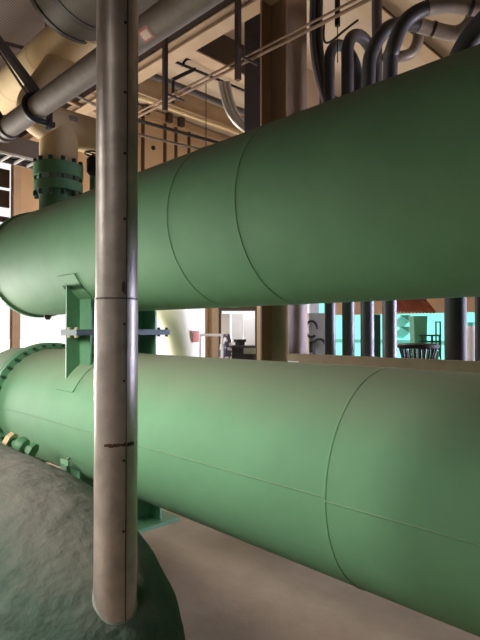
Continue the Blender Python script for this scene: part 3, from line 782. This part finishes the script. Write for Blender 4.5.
# hanging patterned cloth
q = at(226,334,d=9.6); zb_ = at(226,359,d=9.6).z
t = thing('cloth_bundle', 'blue and white patterned cloth draped on a stand, right of the distant tan column', 'cloth', (q.x,q.y,zb_))
b = BM(); n = 26; rings = []
for j in range(9):
    z = q.z+(zb_-q.z)*j/8; r = .055+.05*math.sin(min(1,j/5)*PI/2)
    rings.append([b.verts.new((q.x+math.cos(2*PI*k/n)*r*(1+.18*math.sin(5*2*PI*k/n+j*.3)), q.y+math.sin(2*PI*k/n)*r*(1+.18*math.sin(5*2*PI*k/n+j*.3)), z)) for k in range(n)])
for a_, c_ in zip(rings, rings[1:]):
    for k in range(n): b.faces.new((a_[k],a_[(k+1)%n],c_[(k+1)%n],c_[k]))
b.faces.new(rings[0]); obj('cloth', b, CLOTH, t)
b = BM(); add_tube(b, [(q.x,q.y,0),(q.x,q.y,q.z-.01)], .025, 10); add_tube(b, [(q.x,q.y,0),(q.x,q.y,.03)], .18, 16); obj('stand', b, BLACK, t)
q = at(225.5,329,d=10.5); b = BM(); add_box(b, (-.085,-.06,0), (.085,.06,at(226,314,d=10.5).z), Matrix.Translation((q.x,q.y,0)) @ Matrix.Rotation(-PI/4,4,'Z')); o = obj('partition', b, WHITE, None, False); settle(o, (q.x,q.y,0)); tag(o, 'narrow white panel standing behind the patterned cloth', 'panel')
# white rail
a0, a1_ = at(200,335,d=8.6), at(222,336,d=8.6)
t = thing('guard_rail', 'white guard rail in front of the distant tan column', 'guard rail', (a0.x,a0.y,0))
for z in (a0.z,a0.z-.5):
    b = BM(); add_tube(b, [(a0.x,a0.y,z),(a1_.x,a1_.y,z)], .022, 10); obj('rail', b, WHITE, t)
for p in (a0,a1_):
    b = BM(); add_tube(b, [(p.x,p.y,0),(p.x,p.y,a0.z)], .022, 10); obj('post', b, WHITE, t)

# machine with black hoses, right of the column
t, M, w, z0, z1 = wbox('pump_unit', 309, 313, 324.5, 360, 6.6, .4, MACHINE, 'grey machine unit with two black hose loops, right of the middle column', 'machine')
b = BM(); add_box(b, (-w/2,0,0), (w/2,.5,z1), M); obj('body', b, MACHINE, t, False)
b = BM(); add_box(b, (-w/2,-.05,z1), (-w/2+.12,.3,z1+.17), M); obj('control_box', b, WHITE, t, False)
for cx, cz, r in ((-.07,1.60,.075),(.03,1.36,.085)):
    b = BM(); add_tube(b, [M @ V(cx+math.cos(a)*r,-.03,cz+math.sin(a)*r*1.35) for a in [2*PI*k/28 for k in range(25)]], .016, 10); obj('hose', b, RUBBER, t)
b = BM(); add_box(b, (-w/2+.02,-.02,z1-.62), (w/2-.02,0,z1-.52), M); obj('drip_tray', b, WHITE, t, False)
b = BM(); add_box(b, (-w/2,-.03,z1-.50), (-w/2+.07,0,z1-.36), M); obj('terminal_box', b, RUBBER, t, False)

# dark green door leaf and pale strip between the pipes
q = at(376,345,d=12.5)
b = BM(); add_box(b, (-.13,-.04,0), (.1,.04,1.95), Matrix.Translation((q.x,q.y,0)) @ Matrix.Rotation(-PI/4,4,'Z')); o = obj('door_leaf', b, DGREEN, None, False); settle(o, (q.x,q.y,0)); tag(o, 'dark green open door leaf seen between the third and fourth bent pipes', 'door', kind='thing')

# ------------------------------------------------------------------ turquoise yard
bd = thing('turquoise_building', 'bright turquoise building beyond the opening at the right, under rust red awning', 'building', (20,7,0))
b = BM(); add_box(b, (17.5,4.0,0), (24,13.5,6)); obj('wall', b, CYAN, bd, False)
for py in (316.5,328):
    q = at(404,py,X=17.45)
    b = BM(); add_prism(b, [(17.49,q.y+.12,q.z+.05),(17.49,q.y-.22,q.z+.05),(17.49,q.y-.22,q.z-.14)], (-.12,0,0)); obj('louvre', b, DGREEN, bd, False)
b = BM(); add_box(b, (17.44,4.2,1.2), (17.5,13.0,1.26)); obj('string_course', b, CYAN, bd, False)
aw = thing('awning', 'rust red corrugated awning above the turquoise building', 'awning', at(414,306,d=11))
q0, q1 = at(393,301,d=10.5), at(436,302,d=10.5)
b = BM(); n = 60; R0 = []; R1 = []
dirv = (q1-q0)
for i in range(n+1):
    p = q0+dirv*(i/n)+V(0,0,.018*math.sin(i*1.3))
    R0.append(b.verts.new(p+V(.0,.0,-.22)-V(S2,S2,0)*.0)); R1.append(b.verts.new(p+V(S2,S2,0)*1.0+V(0,0,.28)))
for i in range(n): b.faces.new((R0[i],R0[i+1],R1[i+1],R1[i]))
o_ = obj('corrugated_sheet', b, RUST, aw)
sm = o_.modifiers.new('thickness', 'SOLIDIFY'); sm.thickness = .012
for f in (.04,.96):
    p = q0+dirv*f+V(S2,S2,0)*.5
    b = BM(); add_tube(b, [(p.x,p.y,p.z+.02),(p.x,p.y,CZ)], .02, 8); obj('hanger', b, DARKBR, aw)
# green machine with frame
q = at(421,345,d=9.5)
gm = thing('drill_machine', 'green upright machine with side frame in front of the turquoise building', 'machine', (q.x,q.y,0))
M = Matrix.Translation((q.x,q.y,0)) @ Matrix.Rotation(-PI/4,4,'Z')
zt_ = at(421,316,d=9.5).z
b = BM(); add_prism(b, [M@V(-.11,0,1.2),M@V(.10,0,1.2),M@V(.12,0,zt_),M@V(-.13,0,zt_)], M.to_3x3()@V(0,.25,0)); obj('column_housing', b, MGREEN, gm, False)
b = BM(); add_box(b, (-.16,-.05,0), (.3,.35,1.2), M); obj('base', b, MGREEN, gm, False)
for z in (1.22,1.36,1.47):
    b = BM(); add_box(b, (-.05,-.08,z), (.34,-.04,z+.03), M); obj('frame_rail', b, DGREEN, gm, False)
for x in (.0,.18,.32):
    b = BM(); add_box(b, (x-.015,-.08,1.1), (x+.015,-.04,1.5), M); obj('frame_post', b, DGREEN, gm, False)
b = BM(); add_box(b, (.27,.0,1.0), (.29,.03,1.74), M); add_box(b, (.35,0,1.0), (.37,.03,1.74), M); add_box(b, (.27,0,1.72), (.37,.03,1.74), M); obj('guide_frame', b, DGREEN, gm, False)
# slatted basket on stand
q = at(418,352,d=5.0); z0_ = at(418,362,d=5.0).z; z1_ = at(418,346,d=5.0).z
bk = thing('wire_basket', 'dark slatted round basket behind the channel rail, in front of the turquoise building', 'basket', (q.x,q.y,z0_-.03))
for z, r, wd in ((z1_,.175,.022),(z0_,.135,.014)):
    b = BM(); add_tube(b, [(q.x+math.cos(2*PI*k/32)*r,q.y+math.sin(2*PI*k/32)*r,z) for k in range(33)], wd, 8); obj('hoop', b, BASKETM, bk)
for k in range(22):
    a = 2*PI*k/22
    b = BM(); add_bar(b, (q.x+math.cos(a)*.135,q.y+math.sin(a)*.135,z0_), (q.x+math.cos(a)*.175,q.y+math.sin(a)*.175,z1_), .016, .006); obj('slat', b, BASKETM, bk, False)
b = BM(); add_lathe(b, [(0,z0_-.02),(.14,z0_-.02),(.14,z0_),(0,z0_)], (q.x,q.y,0), (0,0,1), n=32); obj('bottom', b, BASKETM, bk)
sb = thing('basket_stand', 'dark drum stand under the slatted basket, hidden below the rail', 'stand', (q.x,q.y,0))
b = BM(); add_lathe(b, [(0,0),(.2,0),(.2,.03),(.05,.06),(.05,z0_-.09),(.15,z0_-.05),(.15,z0_-.022),(0,z0_-.022)], (q.x,q.y,0), (0,0,1), n=28); obj('pedestal', b, BASKETM, sb)
# white tank at the right edge
q = at(471,345,d=7.0)
wt = thing('white_tank', 'white plastic tank with turquoise cap at the far right edge, between standpipes', 'tank', (q.x,q.y,0))
zt_ = at(471,326,d=7.0).z
b = BM(); add_lathe(b, [(0,0),(.085,0),(.09,.05),(.09,zt_-.12),(.05,zt_-.02),(.05,zt_),(0,zt_)], (q.x,q.y,0), (0,0,1), n=24); obj('body', b, WHITE, wt)
b = BM(); add_lathe(b, [(0,zt_),(.045,zt_),(.045,zt_+.05),(0,zt_+.05)], (q.x,q.y,0), (0,0,1), n=20); obj('cap', b, CYAN, wt)

# bright yard at the left: pale fence
fa, fb = at(0,336,d=16), at(66,338,d=16)
t = thing('yard_fence', 'pale post and rail fence in the bright yard at the far left', 'fence', (fa.x,fa.y,-.16))
for z in (1.0,.55):
    b = BM(); add_tube(b, [(fa.x-.6,fa.y+.6,z),(fb.x+.2,fb.y-.2,z)], .02, 8); obj('rail', b, mat('faded_pink_paint',(214,176,170),.7), t)
for f in (.1,.5,.9):
    p = fa.lerp(fb,f); b = BM(); add_tube(b, [(p.x,p.y,-.16),(p.x,p.y,1.1)], .03, 8); obj('post', b, mat('faded_pink_paint',(214,176,170)), t)

# ------------------------------------------------------------------ light
w = bpy.data.worlds.new('sky'); SC.world = w; w.use_nodes = True
bg = w.node_tree.nodes['Background']
bg.inputs['Color'].default_value = (1,1,1,1); bg.inputs['Strength'].default_value = 1.05
def area(name, loc, target, size, sy, energy, col):
    l = bpy.data.lights.new(name, 'AREA'); l.shape = 'RECTANGLE'; l.size = size; l.size_y = sy; l.energy = energy; l.color = col
    o = bpy.data.objects.new(name, l); COL.objects.link(o); o.location = loc
    o.rotation_euler = (V(*target)-V(*loc)).to_track_quat('-Z','Z').to_euler(); return o
area('doorway_daylight', (1.0,9.0,1.0), (1.7,3.0,1.3), 2.0, 1.5, 420, (1,.97,.92))
sp = bpy.data.lights.new('added_fill_spot', 'SPOT'); sp.energy = 600; sp.color = (1,.97,.92); sp.shadow_soft_size = .6; sp.spot_size = math.radians(124); sp.spot_blend = .5  # unseen spot added to brighten the lower shell, tank and floor
spo = bpy.data.objects.new('added_fill_spot', sp); COL.objects.link(spo); spo.location = (-1.0,3.2,2.6); spo.rotation_euler = V(math.sin(math.radians(24)),0,-math.cos(math.radians(24))).to_track_quat('-Z','Y').to_euler()
area('yard_daylight', (9.0,-1.5,1.25), (4.1,2.8,1.3), 2.2, 1.6, 170, (.68,.70,1)).data.spread = math.radians(60)
fs = bpy.data.lights.new('added_fill_spot', 'SPOT'); fs.energy = 75; fs.color = (1,.96,.9); fs.shadow_soft_size = .7; fs.spot_size = math.radians(58); fs.spot_blend = .6  # second unseen spot, added as fill for the tank and riser
fso = bpy.data.objects.new('added_fill_spot', fs); COL.objects.link(fso); fso.location = (-1.2,.8,3.0); fso.rotation_euler = V(1.9,1.1,-2.1).to_track_quat('-Z','Y').to_euler()
def point_light(loc, e, col=(1,.83,.65), r=.15):
    l = bpy.data.lights.new('unseen_point_lamp', 'POINT'); l.energy = e; l.color = col; l.shadow_soft_size = r
    o = bpy.data.objects.new('unseen_point_lamp', l); COL.objects.link(o); o.location = loc
point_light((6.6,5.0,2.35), 24, (.95,.95,1)); point_light((8.2,7.8,2.25), 45, (.92,.95,1)); point_light((3.08,4.3,2.0), 5, (1,.97,.9)); point_light((4.9,8.7,3.1), 60); point_light((5.6,6.2,3.1), 26); point_light((6.6,3.9,3.0), 35); point_light((5.6,.9,3.2), 62)  # sources unseen; several added to brighten cabinets, elbow, wall panel and column
s = bpy.data.lights.new('sun', 'SUN'); s.energy = 13; s.angle = .01
so = bpy.data.objects.new('sun', s); COL.objects.link(so); so.rotation_euler = V(.27,.72,-.64).to_track_quat('-Z','Y').to_euler()

SC.view_settings.view_transform = 'Standard'; SC.view_settings.look = 'None'
SC.view_settings.exposure = 0; SC.view_settings.gamma = 1; SC.view_settings.use_curve_mapping = False
